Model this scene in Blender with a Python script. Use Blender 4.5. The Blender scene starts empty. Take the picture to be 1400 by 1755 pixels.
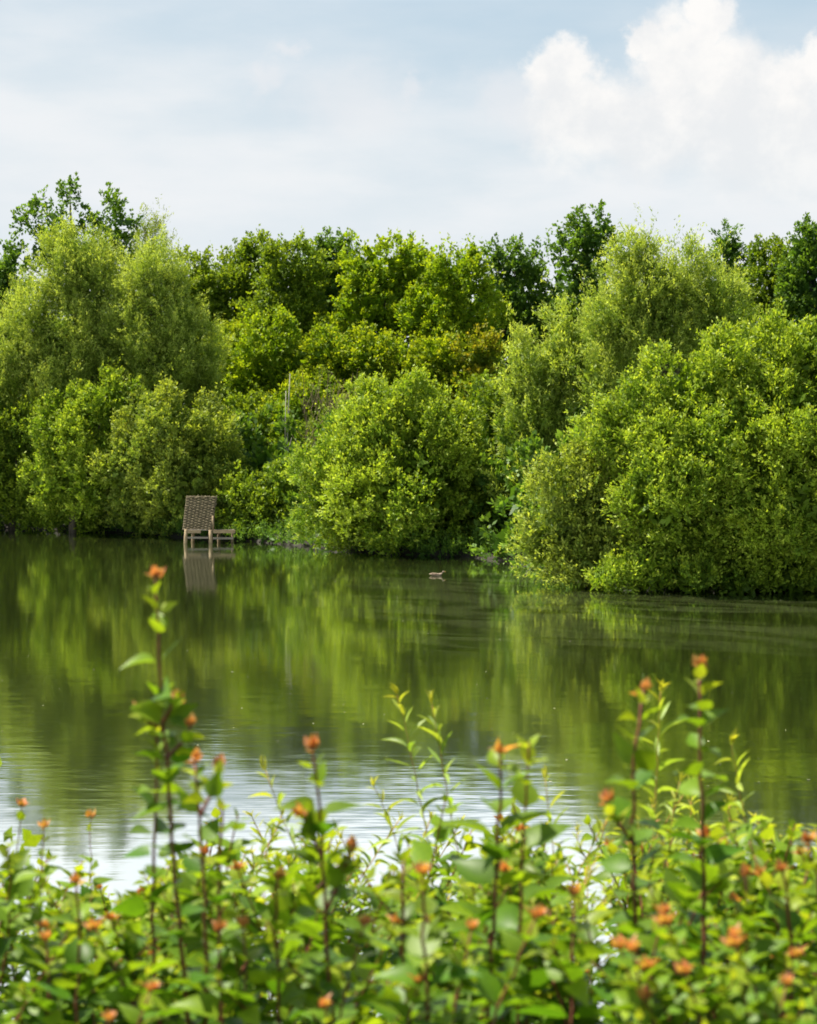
import bpy, math
import numpy as np
from mathutils import Vector

# ------------------------------------------------------------------ camera, world, sun, exposure
sc = bpy.context.scene
COL = sc.collection
F, CX, CY, HY, H = 3500.0, 700.0, 877.5, 690.0, 4.8     # focal length in px of a 1400 px wide frame, horizon row, eye height over the water
cam_d = bpy.data.cameras.new("camera"); cam = bpy.data.objects.new("camera", cam_d); COL.objects.link(cam)
sc.camera = cam
cam_d.sensor_fit = 'HORIZONTAL'; cam_d.sensor_width = 36.0; cam_d.lens = F / 1400 * 36
PITCH = math.atan((CY - HY) / F)
cam.location = (0, 0, H); cam.rotation_euler = (math.pi / 2 - PITCH, 0, 0)
cam_d.clip_start = 0.1; cam_d.clip_end = 9000
cam_d.dof.use_dof = True; cam_d.dof.focus_distance = 15.0; cam_d.dof.aperture_fstop = 8.5

SUN_AZ, SUN_EL = math.radians(-64), math.radians(62)
w = bpy.data.worlds.new("World"); sc.world = w; w.use_nodes = True
nt = w.node_tree; N = nt.nodes; Lk = nt.links
for n in list(N): N.remove(n)

class NB:
    """short node helper"""
    def __init__(s, nt): s.nt = nt
    def n(s, t, **k):
        nd = s.nt.nodes.new(t)
        for a, b in k.items(): setattr(nd, a, b)
        return nd
    def l(s, a, b): s.nt.links.new(a, b)
    def _in(s, sock, v):
        if isinstance(v, bpy.types.NodeSocket): s.l(v, sock)
        elif v is not None: sock.default_value = v
    def m(s, op, a, b=None, c=None, clamp=False):
        nd = s.n('ShaderNodeMath', operation=op, use_clamp=clamp)
        s._in(nd.inputs[0], a); s._in(nd.inputs[1], b); s._in(nd.inputs[2], c)
        return nd.outputs[0]
    def mix(s, f, a, b, mode='MIX'):
        nd = s.n('ShaderNodeMix', data_type='RGBA', blend_type=mode)
        s._in(nd.inputs[0], f); s._in(nd.inputs[6], a); s._in(nd.inputs[7], b)
        return nd.outputs[2]
    def ramp(s, x, lo, hi, a=0.0, b=1.0, smooth=True):
        nd = s.n('ShaderNodeMapRange', interpolation_type='SMOOTHSTEP' if smooth else 'LINEAR')
        s._in(nd.inputs[0], x); s._in(nd.inputs[1], lo); s._in(nd.inputs[2], hi); s._in(nd.inputs[3], a); s._in(nd.inputs[4], b)
        return nd.outputs[0]
    def xyz(s, x, y, z):
        nd = s.n('ShaderNodeCombineXYZ'); s._in(nd.inputs[0], x); s._in(nd.inputs[1], y); s._in(nd.inputs[2], z)
        return nd.outputs[0]
    def noise(s, vec, scale, detail=5, rough=0.55, dist=0.0, out=0):
        nd = s.n('ShaderNodeTexNoise'); s._in(nd.inputs['Vector'], vec)
        nd.inputs['Scale'].default_value = scale; nd.inputs['Detail'].default_value = detail
        nd.inputs['Roughness'].default_value = rough; nd.inputs['Distortion'].default_value = dist
        return nd.outputs[out]

b = NB(nt)
sky = b.n('ShaderNodeTexSky', sky_type='NISHITA'); sky.sun_disc = False
sky.sun_elevation = SUN_EL; sky.sun_rotation = SUN_AZ % (2 * math.pi); sky.dust_density = 2.0; sky.ozone_density = 1.5
tc = b.n('ShaderNodeTexCoord'); sep = b.n('ShaderNodeSeparateXYZ'); b.l(tc.outputs['Generated'], sep.inputs[0])
dx, dy, dz = sep.outputs
az = b.m('ARCTAN2', dx, dy); hyp = b.m('SQRT', b.m('ADD', b.m('MULTIPLY', dx, dx), b.m('MULTIPLY', dy, dy)))
el = b.m('ARCTAN2', dz, hyp)
A = b.m('MULTIPLY', az, 10.0); E = b.m('MULTIPLY', el, 10.0)         # ~350 photo px per unit
P = b.xyz(A, E, 0.0)
# puffed outline: wander the coordinates before measuring distance to each cloud tower
w1 = b.noise(P, 2.2, 6, 0.62, out=1)
w1 = b.mix(0.28, w1, b.noise(P, 9.0, 5, 0.6, out=1))
wsep = b.n('ShaderNodeSeparateXYZ'); b.l(w1, wsep.inputs[0])
Aw = b.m('ADD', A, b.m('MULTIPLY', b.m('SUBTRACT', wsep.outputs[0], 0.5), 0.55))
Ew = b.m('ADD', E, b.m('MULTIPLY', b.m('SUBTRACT', wsep.outputs[1], 0.5), 0.55))
def tower(x, y, r, ry=None, soft=0.40):
    a0 = (x - CX) / F * 10; e0 = (HY - y) / F * 10; r = r / F * 10; ry = (ry / F * 10) if ry else r
    qx = b.m('DIVIDE', b.m('SUBTRACT', Aw, a0), r); qy = b.m('DIVIDE', b.m('SUBTRACT', Ew, e0), ry)
    d = b.m('SQRT', b.m('ADD', b.m('MULTIPLY', qx, qx), b.m('MULTIPLY', qy, qy)))
    return b.ramp(d, 1.0 - soft, 1.0 + soft * .3, 1.0, 0.0)
def union(l):
    o = l[0]
    for x in l[1:]: o = b.m('MAXIMUM', o, x)
    return o
bright = union([tower(1212, 60, 62), tower(1150, 120, 105), tower(1090, 80, 42), tower(960, 130, 62), tower(1230, 190, 120),
                tower(1385, 135, 52), tower(1330, 170, 60), tower(1300, 250, 170, 130, .5), tower(1010, 210, 120, 90, .5), tower(1110, 230, 130, 110, .5)])
faint = union([tower(705, 165, 34, 30, .9), tower(470, 140, 40, 36, .9), tower(505, 90, 30, 20, .9), tower(880, 175, 90, 60, .8), tower(600, 170, 130, 70, .95)])
veiln = b.noise(b.xyz(b.m('MULTIPLY', A, 0.8), b.m('MULTIPLY', E, 2.6), 3.7), 1.3, 6, 0.55)
# the high blue gap, closing towards the horizon and under a thin veil towards the west
veil = b.ramp(E, 0.75, 2.0, 1.0, 0.2)
side = b.ramp(A, -2.2, 0.3, 0.42, 0.0)
veil = b.m('ADD', veil, side); veil = b.m('ADD', veil, b.m('MULTIPLY', b.m('SUBTRACT', veiln, 0.5), 0.55), clamp=True)
high = b.m('MULTIPLY', b.ramp(E, 2.0, 3.0, 0.0, 0.9), b.ramp(E, 4.5, 7.5, 1.0, 0.2))                         # brighter cloud deck above the frame, seen only in the water
veil = b.m('MAXIMUM', veil, high)
veil = b.m('MULTIPLY', b.m('MINIMUM', veil, 0.96), b.ramp(dy, -.4, .5, .35, 1.0))
shade = b.noise(b.xyz(A, E, 1.3), 2.6, 6, 0.6)
ccol = b.mix(b.ramp(shade, 0.35, 0.62), (0.59, 0.60, 0.61, 1), (0.685, 0.675, 0.66, 1))
vcol = b.mix(b.ramp(veiln, .3, .7), (0.545, 0.585, 0.615, 1), (0.61, 0.625, 0.64, 1))
skyc = b.mix(1.0, sky.outputs[0], (0.085, 0.085, 0.085, 1), 'MULTIPLY')
skyc = b.mix(0.75, skyc, (0.37, 0.485, 0.565, 1))
c1 = b.mix(veil, skyc, vcol)
c2 = b.mix(b.m('MULTIPLY', faint, 0.5), c1, (0.60, 0.60, 0.615, 1))
cm = b.m('MULTIPLY', bright, b.ramp(E, 0.5, 1.5, 0.2, 1.0))
c3 = b.mix(cm, c2, ccol)
deck = b.m('MULTIPLY', b.m('MULTIPLY', b.ramp(E, 1.9, 2.15, 0.0, 1.0), b.ramp(E, 4.2, 5.5, 1.0, 0.0)), b.ramp(dy, .2, .8, 0., 1.))   # sunlit cloud deck higher up
c3 = b.mix(deck, c3, b.mix(b.ramp(shade, .3, .7), (1.02, 1.08, 1.16, 1), (1.22, 1.25, 1.29, 1)))
bg = b.n('ShaderNodeBackground'); b.l(c3, bg.inputs[0]); bg.inputs[1].default_value = 0.54
out = b.n('ShaderNodeOutputWorld'); b.l(bg.outputs[0], out.inputs[0])

sd = bpy.data.lights.new("sun", 'SUN'); sun = bpy.data.objects.new("sun", sd); COL.objects.link(sun)
sd.energy = 5.0; sd.angle = math.radians(0.6); sd.color = (1.0, 0.93, 0.80)
sdir = Vector((math.sin(SUN_AZ) * math.cos(SUN_EL), math.cos(SUN_AZ) * math.cos(SUN_EL), math.sin(SUN_EL)))
sun.rotation_euler = (-sdir).to_track_quat('-Z', 'Y').to_euler(); sun.location = (0, 0, 60)
sc.view_settings.view_transform = 'Standard'; sc.view_settings.look = 'None'; sc.view_settings.gamma = 1.0
sc.view_settings.exposure = 1.42
cy = sc.cycles
cy.max_bounces = 6; cy.diffuse_bounces = 3; cy.glossy_bounces = 3; cy.transmission_bounces = 4; cy.transparent_max_bounces = 4
cy.use_denoising = True

# ------------------------------------------------------------------ helpers
RNG = np.random.default_rng(7)
def W(x, y, Y):
    """the world point at depth Y that the photograph shows at (x, y)"""
    X = (x - CX) / F; Z = -(y - CY) / F
    c, s = math.cos(PITCH), math.sin(PITCH)
    fy, fz = c + Z * s, -s + Z * c
    return np.array([X / fy * Y, Y, H + fz / fy * Y])
def nrm(v): return v / np.maximum(np.linalg.norm(v, axis=-1, keepdims=True), 1e-9)
def rdir(n, rng): return nrm(rng.normal(size=(n, 3)))

def tag(o, label=None, cat=None, group=None, kind=None):
    if label: o['label'] = label
    if cat: o['category'] = cat
    if group: o['group'] = group
    if kind: o['kind'] = kind
    return o
def empty(name, loc, label, cat, group=None):
    o = bpy.data.objects.new(name, None); o.empty_display_size = .2; COL.objects.link(o); o.location = loc
    return tag(o, label, cat, group)
def mesh_obj(name, v, f, mat, parent=None, tint=None, smooth=False):
    v = np.asarray(v, np.float32); me = bpy.data.meshes.new(name)
    if isinstance(f, np.ndarray):
        nf, k = f.shape
        me.vertices.add(len(v)); me.vertices.foreach_set('co', v.ravel())
        me.loops.add(nf * k); me.loops.foreach_set('vertex_index', f.astype(np.int32).ravel())
        me.polygons.add(nf); me.polygons.foreach_set('loop_start', np.arange(0, nf * k, k, dtype=np.int32))
        me.update(calc_edges=True)
    else: me.from_pydata(v.tolist(), [], f); me.update()
    if tint is not None:
        at = me.attributes.new('tint', 'FLOAT_VECTOR', 'FACE'); at.data.foreach_set('vector', np.asarray(tint, np.float32).ravel())
    if smooth: me.polygons.foreach_set('use_smooth', np.ones(len(me.polygons), bool))
    me.materials.append(mat)
    o = bpy.data.objects.new(name, me); COL.objects.link(o)
    if parent: o.parent = parent
    return o

class Geo:
    def __init__(s): s.v = []; s.f = []
    def tube(s, pts, rad, k=6):
        pts = np.asarray(pts, float); n = len(pts); rad = np.broadcast_to(np.asarray(rad, float), (n,))
        T = nrm(np.gradient(pts, axis=0)); ref = np.array([0.31, 0.9, 0.2]); b0 = len(s.v)
        for i in range(n):
            a = nrm(np.cross(T[i], ref)); c = np.cross(T[i], a)
            for j in range(k):
                t = 2 * math.pi * j / k; s.v.append(tuple(pts[i] + rad[i] * (a * math.cos(t) + c * math.sin(t))))
        for i in range(n - 1):
            for j in range(k):
                p = b0 + i * k; q = p + k; s.f.append((p + j, p + (j + 1) % k, q + (j + 1) % k, q + j))
        s.f.append(tuple(b0 + j for j in reversed(range(k)))); s.f.append(tuple(b0 + (n - 1) * k + j for j in range(k)))
    def box(s, c, d, ax=None):
        """box centred on c with half sizes d; ax = 3x3 axes as rows"""
        ax = np.eye(3) if ax is None else np.asarray(ax); c = np.asarray(c, float); b0 = len(s.v)
        for i in (-1, 1):
            for j in (-1, 1):
                for k in (-1, 1): s.v.append(tuple(c + i * d[0] * ax[0] + j * d[1] * ax[1] + k * d[2] * ax[2]))
        for q in ((0, 1, 3, 2), (4, 6, 7, 5), (0, 4, 5, 1), (2, 3, 7, 6), (0, 2, 6, 4), (1, 5, 7, 3)): s.f.append(tuple(b0 + t for t in q))
    def build(s, name, mat, parent=None, smooth=False): return mesh_obj(name, s.v, s.f, mat, parent, smooth=smooth)

def new_mat(name):
    m = bpy.data.materials.new(name); m.use_nodes = True
    for n in list(m.node_tree.nodes): m.node_tree.nodes.remove(n)
    return m, NB(m.node_tree)

def leaf_mat(name, ca, cb, young, trans=0.42, gloss=0.35, yamt=0.8, veins=False):
    """ca / cb: the two ends of the clump to clump colour range, young: colour of new growth at twig tips"""
    m, q = new_mat(name)
    at = q.n('ShaderNodeAttribute', attribute_name='tint'); sp = q.n('ShaderNodeSeparateXYZ'); q.l(at.outputs['Vector'], sp.inputs[0])
    c = q.mix(sp.outputs[0], (*ca, 1), (*cb, 1))
    c = q.mix(q.m('MULTIPLY', q.ramp(sp.outputs[2], 0.35, 1.0), yamt), c, (*young, 1))
    val = q.ramp(sp.outputs[1], 0, 1, 0.78, 1.22)
    cc = q.n('ShaderNodeHueSaturation'); q.l(c, cc.inputs['Color']); q.l(val, cc.inputs['Value'])
    c = cc.outputs[0]
    if veins:
        tcn = q.n('ShaderNodeTexCoord'); nz = q.noise(tcn.outputs['Object'], 55, 3, 0.6)
        c = q.mix(q.ramp(nz, .35, .7), c, q.mix(1.0, c, (1.25, 1.2, .9, 1), 'MULTIPLY'))
    tr_c = q.mix(1.0, c, (1.5, 1.4, 0.5, 1), 'MULTIPLY')
    pb = q.n('ShaderNodeBsdfPrincipled'); q.l(c, pb.inputs['Base Color']); pb.inputs['Roughness'].default_value = 0.55 if not veins else 0.42
    pb.inputs['Specular IOR Level'].default_value = gloss
    tr = q.n('ShaderNodeBsdfTranslucent'); q.l(tr_c, tr.inputs[0])
    mx = q.n('ShaderNodeMixShader'); mx.inputs[0].default_value = trans; q.l(pb.outputs[0], mx.inputs[1]); q.l(tr.outputs[0], mx.inputs[2])
    o = q.n('ShaderNodeOutputMaterial'); q.l(mx.outputs[0], o.inputs[0])
    return m
def solid_mat(name, c1, c2, scale=4.0, rough=0.8, stretch=(1, 1, 1), bump=0.3):
    m, q = new_mat(name)
    tcn = q.n('ShaderNodeTexCoord'); mp = q.n('ShaderNodeMapping'); q.l(tcn.outputs['Object'], mp.inputs[0]); mp.inputs['Scale'].default_value = stretch
    nz = q.noise(mp.outputs[0], scale, 8, 0.65)
    c = q.mix(q.ramp(nz, .3, .7), (*c1, 1), (*c2, 1))
    pb = q.n('ShaderNodeBsdfPrincipled'); q.l(c, pb.inputs['Base Color']); pb.inputs['Roughness'].default_value = rough; pb.inputs['Specular IOR Level'].default_value = .2
    bp = q.n('ShaderNodeBump'); bp.inputs['Strength'].default_value = bump; bp.inputs['Distance'].default_value = .02; q.l(nz, bp.inputs['Height']); q.l(bp.outputs[0], pb.inputs['Normal'])
    o = q.n('ShaderNodeOutputMaterial'); q.l(pb.outputs[0], o.inputs[0])
    return m

M = dict(
    willow=leaf_mat('willow leaves', (.145, .23, .028), (.29, .37, .060), (.40, .47, .11), gloss=.2),
    sallow=leaf_mat('sallow leaves', (.110, .195, .013), (.222, .315, .024), (.34, .41, .052), gloss=.2),
    grey=leaf_mat('grey green leaves', (.115, .185, .024), (.215, .275, .038), (.31, .36, .060), gloss=.2),
    dark=leaf_mat('dark leaves', (.048, .115, .015), (.100, .185, .020), (.15, .24, .028), gloss=.25),
    mid=leaf_mat('mid green leaves', (.080, .150, .012), (.165, .24, .018), (.24, .31, .028), gloss=.2),
    lime=leaf_mat('lime leaves', (.125, .225, .009), (.225, .32, .012), (.31, .37, .020), gloss=.2),
    haw=leaf_mat('hawthorn leaves', (.11, .20, .009), (.225, .30, .012), (.33, .36, .020), gloss=.2),
    rust=leaf_mat('rusty leaves', (.11, .18, .010), (.23, .24, .014), (.33, .26, .025), gloss=.2),
    bark=solid_mat('bark', (.05, .038, .025), (.12, .10, .075), 6, .9, (1, 1, .2)),
    palebark=solid_mat('pale bark', (.28, .26, .21), (.42, .40, .34), 6, .9, (1, 1, .3)),
    twig=solid_mat('dead twig', (.12, .09, .05), (.2, .15, .09), 8, .9),
    wood=solid_mat('weathered timber', (.16, .12, .07), (.30, .225, .14), 5, .8, (.6, 6, 6)),
    oldwood=solid_mat('grey timber', (.11, .10, .08), (.24, .21, .17), 5, .85, (.6, 6, 6)),
    hazel=solid_mat('hazel rods', (.06, .048, .028), (.155, .13, .078), 9, .85, (1, 1, 9)),
)

# ------------------------------------------------------------------ the ground: one sheet, with the lake in it
SH = [(-400, 95), (-60, 80), (-30, 77.5), (-15, 76.6), (-11, 74.5), (-7.8, 71.2), (-5.5, 69.6), (-3.4, 67.0), (-1.5, 64.6), (.87, 62.4), (2.7, 61.6), (3.6, 58.2), (5.0, 54.0), (7, 51.8), (9.9, 51.0), (16, 50), (30, 47), (60, 38), (400, 20)]
SH = [(a, c + (1.3 if -20 < a < 40 else 0)) for a, c in SH]
def shore(x): return np.interp(x, [a for a, _ in SH], [c for _, c in SH])
def ground_z(x, y):
    x = np.asarray(x, float); y = np.asarray(y, float)
    wob = .25 * np.sin(x * 1.7) + .15 * np.sin(x * 4.1 + 1)
    d = y - shore(x) - wob
    far = np.where(d > 0, .32 * (1 - np.exp(-np.maximum(d, 0) / .35)) + .055 * np.clip(d, 0, 30), np.maximum(d * .35, -1.6))
    near = np.where(y < 4.0, 3.2, 3.2 - (y - 4.0) * .34); near = np.maximum(near, -1.6)
    z = np.maximum(far, near)
    return z + .05 * np.sin(x * .9 + y * .7) * np.clip(z, 0, 1)
def axis(a, c, st, lim):
    inner = np.arange(a, c + st, st); o = [lim * 1.0]
    g = []; s_ = st; p = c + st
    while p < lim: s_ *= 1.35; p += s_; g.append(p)
    left = []; s_ = st; p = a
    while p > -lim: s_ *= 1.35; p -= s_; left.append(p)
    return np.array(left[::-1] + list(inner) + g)
gx = axis(-34, 34, .5, 5000); gy = axis(-2, 100, .5, 5000)
XX, YY = np.meshgrid(gx, gy); ZZ = ground_z(XX, YY)
nx, ny = len(gx), len(gy); ii = (np.arange(ny - 1)[:, None] * nx + np.arange(nx - 1)[None]).ravel()
m, q = new_mat('soil and grass')
tcn = q.n('ShaderNodeTexCoord'); sp = q.n('ShaderNodeSeparateXYZ'); q.l(tcn.outputs['Object'], sp.inputs[0])
nz = q.noise(tcn.outputs['Object'], .8, 9, .65); nz2 = q.noise(tcn.outputs['Object'], 9, 6, .6)
grass = q.mix(nz2, (.025, .045, .010, 1), (.06, .09, .02, 1)); mud = q.mix(nz2, (.010, .008, .005, 1), (.022, .017, .011, 1))
c = q.mix(q.ramp(q.m('ADD', sp.outputs[2], q.m('MULTIPLY', nz, .5)), .55, .9), mud, grass)
pb = q.n('ShaderNodeBsdfPrincipled'); q.l(c, pb.inputs['Base Color']); pb.inputs['Roughness'].default_value = .95
bp = q.n('ShaderNodeBump'); bp.inputs['Strength'].default_value = .6; bp.inputs['Distance'].default_value = .08; q.l(nz2, bp.inputs['Height']); q.l(bp.outputs[0], pb.inputs['Normal'])
o = q.n('ShaderNodeOutputMaterial'); q.l(pb.outputs[0], o.inputs[0])
g = mesh_obj('ground', np.stack([XX, YY, ZZ], -1).reshape(-1, 3), np.stack([ii, ii + 1, ii + nx + 1, ii + nx], 1), m, smooth=True)
tag(g, 'grassy lake banks with dark muddy edge', 'ground', kind='structure')

# ------------------------------------------------------------------ water
m, q = new_mat('lake water')
tcn = q.n('ShaderNodeTexCoord'); sp = q.n('ShaderNodeSeparateXYZ'); q.l(tcn.outputs['Object'], sp.inputs[0]); x_, y_, _z = sp.outputs
def slope(sx, sy, scale, det, seed, warp=0.0):
    v = q.xyz(q.m('MULTIPLY', x_, sx), q.m('MULTIPLY', y_, sy), seed)
    nd = q.noise(v, scale, det, .6, warp, 1); s2 = q.n('ShaderNodeSeparateXYZ'); q.l(nd, s2.inputs[0])
    return q.m('SUBTRACT', s2.outputs[0], .5), q.m('SUBTRACT', s2.outputs[1], .5)
patch = q.ramp(q.noise(q.xyz(q.m('MULTIPLY', x_, .25), q.m('MULTIPLY', y_, .12), 5.), 1.0, 3), .35, .65, .55, 1.25)
calm = q.ramp(y_, 18., 55., 1.0, .45)
amp = q.m('MULTIPLY', patch, calm)
ax1, ay1 = slope(.7, 5.2, 1.0, 2, 0.); ax2, ay2 = slope(2.4, 15.0, 1.0, 2, 9.); ax3, ay3 = slope(.12, .6, 1.0, 2, 17.)
nxs = q.m('ADD', q.m('MULTIPLY', ax1, .018), q.m('MULTIPLY', ax2, .022))
nys = q.m('ADD', q.m('ADD', q.m('MULTIPLY', ay1, .024), q.m('MULTIPLY', ay2, .042)), q.m('MULTIPLY', ay3, .008))
nv = q.xyz(q.m('MULTIPLY', nxs, amp), q.m('MULTIPLY', nys, amp), 1.0)
vn = q.n('ShaderNodeVectorMath', operation='NORMALIZE'); q.l(nv, vn.inputs[0]); nrml = vn.outputs[0]
gl = q.n('ShaderNodeBsdfGlossy'); gl.inputs['Color'].default_value = (.93, .96, .93, 1); gl.inputs['Roughness'].default_value = .065; q.l(nrml, gl.inputs['Normal'])
body = q.mix(q.noise(q.xyz(q.m('MULTIPLY', x_, .12), q.m('MULTIPLY', y_, .3), 2.), 1., 4), (.010, .014, .003, 1), (.018, .024, .005, 1))
df = q.n('ShaderNodeBsdfDiffuse'); q.l(body, df.inputs[0])
fr = q.n('ShaderNodeFresnel'); fr.inputs[0].default_value = 1.9; q.l(nrml, fr.inputs['Normal'])
fac = q.ramp(fr.outputs[0], 0, 1, .50, 1.0, False)
w_ = q.n('ShaderNodeMixShader'); q.l(fac, w_.inputs[0]); q.l(df.outputs[0], w_.inputs[1]); q.l(gl.outputs[0], w_.inputs[2])
# pollen film drifting in long curved lines under the far bushes
yc = q.m('ADD', y_, q.m('MULTIPLY', x_, .42)); 
fv = q.xyz(q.m('MULTIPLY', x_, .14), q.m('MULTIPLY', yc, .42), 3.)
fn = q.noise(fv, 1.0, 5, .55, 1.2); ridge = q.m('ABSOLUTE', q.m('SUBTRACT', fn, .5))
film = q.ramp(ridge, .0, .11, .6, 0.)
film2 = q.ramp(q.noise(q.xyz(q.m('MULTIPLY', x_, .2), q.m('MULTIPLY', yc, .7), 8.), 1., 7, .7), .5, .72, 0., .45)
band = q.m('MULTIPLY', q.ramp(y_, 36., 43., 0., 1.), q.ramp(y_, 54., 62., 1., 0.)); band = q.m('MULTIPLY', band, q.ramp(x_, -5., 1.5, 0., 1.))
speck = q.ramp(q.noise(tcn.outputs['Object'], 22, 2, .5), .62, .72, .25, 1.0)
fm = q.m('MULTIPLY', q.m('MULTIPLY', q.m('MAXIMUM', film, film2), band), q.m('MULTIPLY', speck, .5))
fd = q.n('ShaderNodeBsdfDiffuse'); fd.inputs[0].default_value = (.12, .145, .06, 1)
w2 = q.n('ShaderNodeMixShader'); q.l(fm, w2.inputs[0]); q.l(w_.outputs[0], w2.inputs[1]); q.l(fd.outputs[0], w2.inputs[2])
o = q.n('ShaderNodeOutputMaterial'); q.l(w2.outputs[0], o.inputs[0])
wa = mesh_obj('lake_water', [(-700, 6, 0), (700, 6, 0), (700, 160, 0), (-700, 160, 0)], [(0, 1, 2, 3)], m)
tag(wa, 'still olive green lake reflecting the trees and sky', 'water', kind='structure')

# ------------------------------------------------------------------ leaves
def leaf_quads(P, D, Nn, L, Wd):
    """rhombic leaves: four corners each"""
    S = nrm(np.cross(D, Nn)); n = len(P); v = np.empty((n, 4, 3), np.float32)
    L = L[:, None]; Wd = Wd[:, None]
    v[:, 0] = P; v[:, 1] = P + D * L * .45 + S * Wd * .5; v[:, 2] = P + D * L; v[:, 3] = P + D * L * .45 - S * Wd * .5
    return v
def crown(name, parent, lobes, mat, leaf=(.15, .075), spray=(.55, 22), up=.45, lai=1.7, seed=0, clump=.33, core=.5, spread=.34, floor=.12, droop=0., jag=1.0, vst=1.15):
    rng = np.random.default_rng(seed); V = []; T = []
    org = np.array(parent.location)
    Lb = [(np.array(c), np.array(r)) for c, r in lobes]
    la, lw = leaf; ls, ln = spray; lar = la * lw * .5
    for li, (c, r) in enumerate(Lb):
        R = float(np.prod(r) ** (1 / 3)); area = 4 * math.pi * R * R
        k = max(6, int(3.2 / clump ** 2)); i = np.arange(k) + .5
        ph = np.arccos(1 - 2 * i / k); th = math.pi * (1 + 5 ** .5) * i + rng.uniform(0, 6)
        u = nrm(np.stack([np.cos(th) * np.sin(ph), np.sin(th) * np.sin(ph), np.cos(ph)], 1) + rng.normal(size=(k, 3)) * .22)
        cr = R * clump * rng.uniform(.5, 1.35, k); cc = c + u * r * rng.uniform(.50, .90 + .10 * jag, k)[:, None]
        keep = cc[:, 2] > floor
        u, cr, cc = u[keep], cr[keep], cc[keep]; k = len(cr)
        if not k: continue
        ctint = np.clip(rng.normal(.5, .33, k), 0, 1)
        nsp = int(lai * area / (ln * lar) * keep.mean())
        wgt = cr ** 2 * np.where(u[:, 1] > .35, .4, 1.0); ci = rng.choice(k, nsp, p=wgt / wgt.sum())
        sdir_ = nrm(rng.normal(size=(nsp, 3)) + u[ci] * .9 + np.array([0, 0, .35]))
        sp_ = cc[ci] + sdir_ * (cr[ci] * rng.uniform(.35, 1.0, nsp) ** .6)[:, None] * np.array([1, 1, vst])
        tw = nrm(.45 * sdir_ + .35 * u[ci] + np.array([0, 0, up]) + rng.normal(size=(nsp, 3)) * .22)
        sl = ls * rng.uniform(.5, 1.3, nsp) * np.where(rng.random(nsp) < .06, 1.8, 1.0)
        # drop sprays buried deep inside another lobe
        ok = sp_[:, 2] > floor
        for lj, (c2, r2) in enumerate(Lb):
            if lj != li: ok &= np.linalg.norm((sp_ - c2) / r2, axis=1) > .72
        sp_, tw, sl, ci_ = sp_[ok], tw[ok], sl[ok], ci[ok]; n = len(sp_)
        if n:
            st = rng.normal(0, .16, n)
            t = rng.uniform(0, 1, (n, ln)); jit = rng.normal(size=(n, ln, 3)) * (sl[:, None] * spread * (1.05 - .75 * t))[..., None] * .5
            Pp = sp_[:, None] + tw[:, None] * (sl[:, None] * t)[..., None] + jit
            if droop: Pp[..., 2] -= droop * (t ** 2) * sl[:, None]
            Dd = nrm(tw[:, None] * .75 + rng.normal(size=(n, ln, 3)) * .55 + np.array([0, 0, .1]))
            Nn = nrm(rng.normal(size=(n, ln, 3)) * .75 + np.array([0, 0, .7]) + tw[:, None] * .2)
            sc_ = rng.uniform(.65, 1.25, (n, ln))
            tint = np.stack([np.broadcast_to(np.clip(ctint[ci_] + st, 0, 1)[:, None], t.shape), rng.uniform(0, 1, t.shape), np.clip(t * rng.uniform(.5, 1.1, t.shape), 0, 1)], -1)
            Pp = Pp.reshape(-1, 3); kz = Pp[:, 2] > .03
            V.append(leaf_quads(Pp[kz], Dd.reshape(-1, 3)[kz], Nn.reshape(-1, 3)[kz], (la * sc_).ravel()[kz], (lw * sc_).ravel()[kz])); T.append(tint.reshape(-1, 3)[kz])
        if core:
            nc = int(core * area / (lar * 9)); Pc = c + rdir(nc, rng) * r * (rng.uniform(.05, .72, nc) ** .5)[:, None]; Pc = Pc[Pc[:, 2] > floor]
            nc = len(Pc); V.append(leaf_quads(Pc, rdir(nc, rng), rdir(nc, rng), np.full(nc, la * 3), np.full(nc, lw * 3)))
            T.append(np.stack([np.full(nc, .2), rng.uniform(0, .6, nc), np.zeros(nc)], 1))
    V = np.concatenate(V); T = np.concatenate(T); n = len(V)
    global LEAVES; LEAVES += n
    return mesh_obj(name, V.reshape(-1, 3) - org, np.arange(n * 4).reshape(n, 4), mat, parent, T)
LEAVES = 0

def limbs(pts_to, base, r0, seed, mat, parent, lean=None, k=6, name='trunk'):
    """a tapered trunk from base, forking to each point of pts_to"""
    rng = np.random.default_rng(seed); gm = Geo(); org = np.array(parent.location); base = np.array(base)
    top = np.mean(pts_to, axis=0); hgt = max(p[2] for p in pts_to) - base[2]
    spine = [base + (top - base) * np.array([t * t, t * t, t]) + rng.normal(size=3) * .05 * hgt * .3 * (0 < t < 1) for t in np.linspace(0, 1, 7)]
    spine[0][2] -= .3
    gm.tube([p - org for p in spine], np.linspace(r0, r0 * .35, 7), 8)
    for p in pts_to:
        s = rng.integers(2, 5); a = spine[s]; p = np.array(p); md = (a + p) / 2 + np.array([0, 0, -.08 * np.linalg.norm(p - a)]) + rng.normal(size=3) * .06 * np.linalg.norm(p - a)
        gm.tube([a - org, (a + md) / 2 - org, md - org, (md + p) / 2 - org, p - org], np.array([.5, .42, .34, .24, .12]) * r0, k)
    return gm.build(name, mat, parent, smooth=True)

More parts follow.
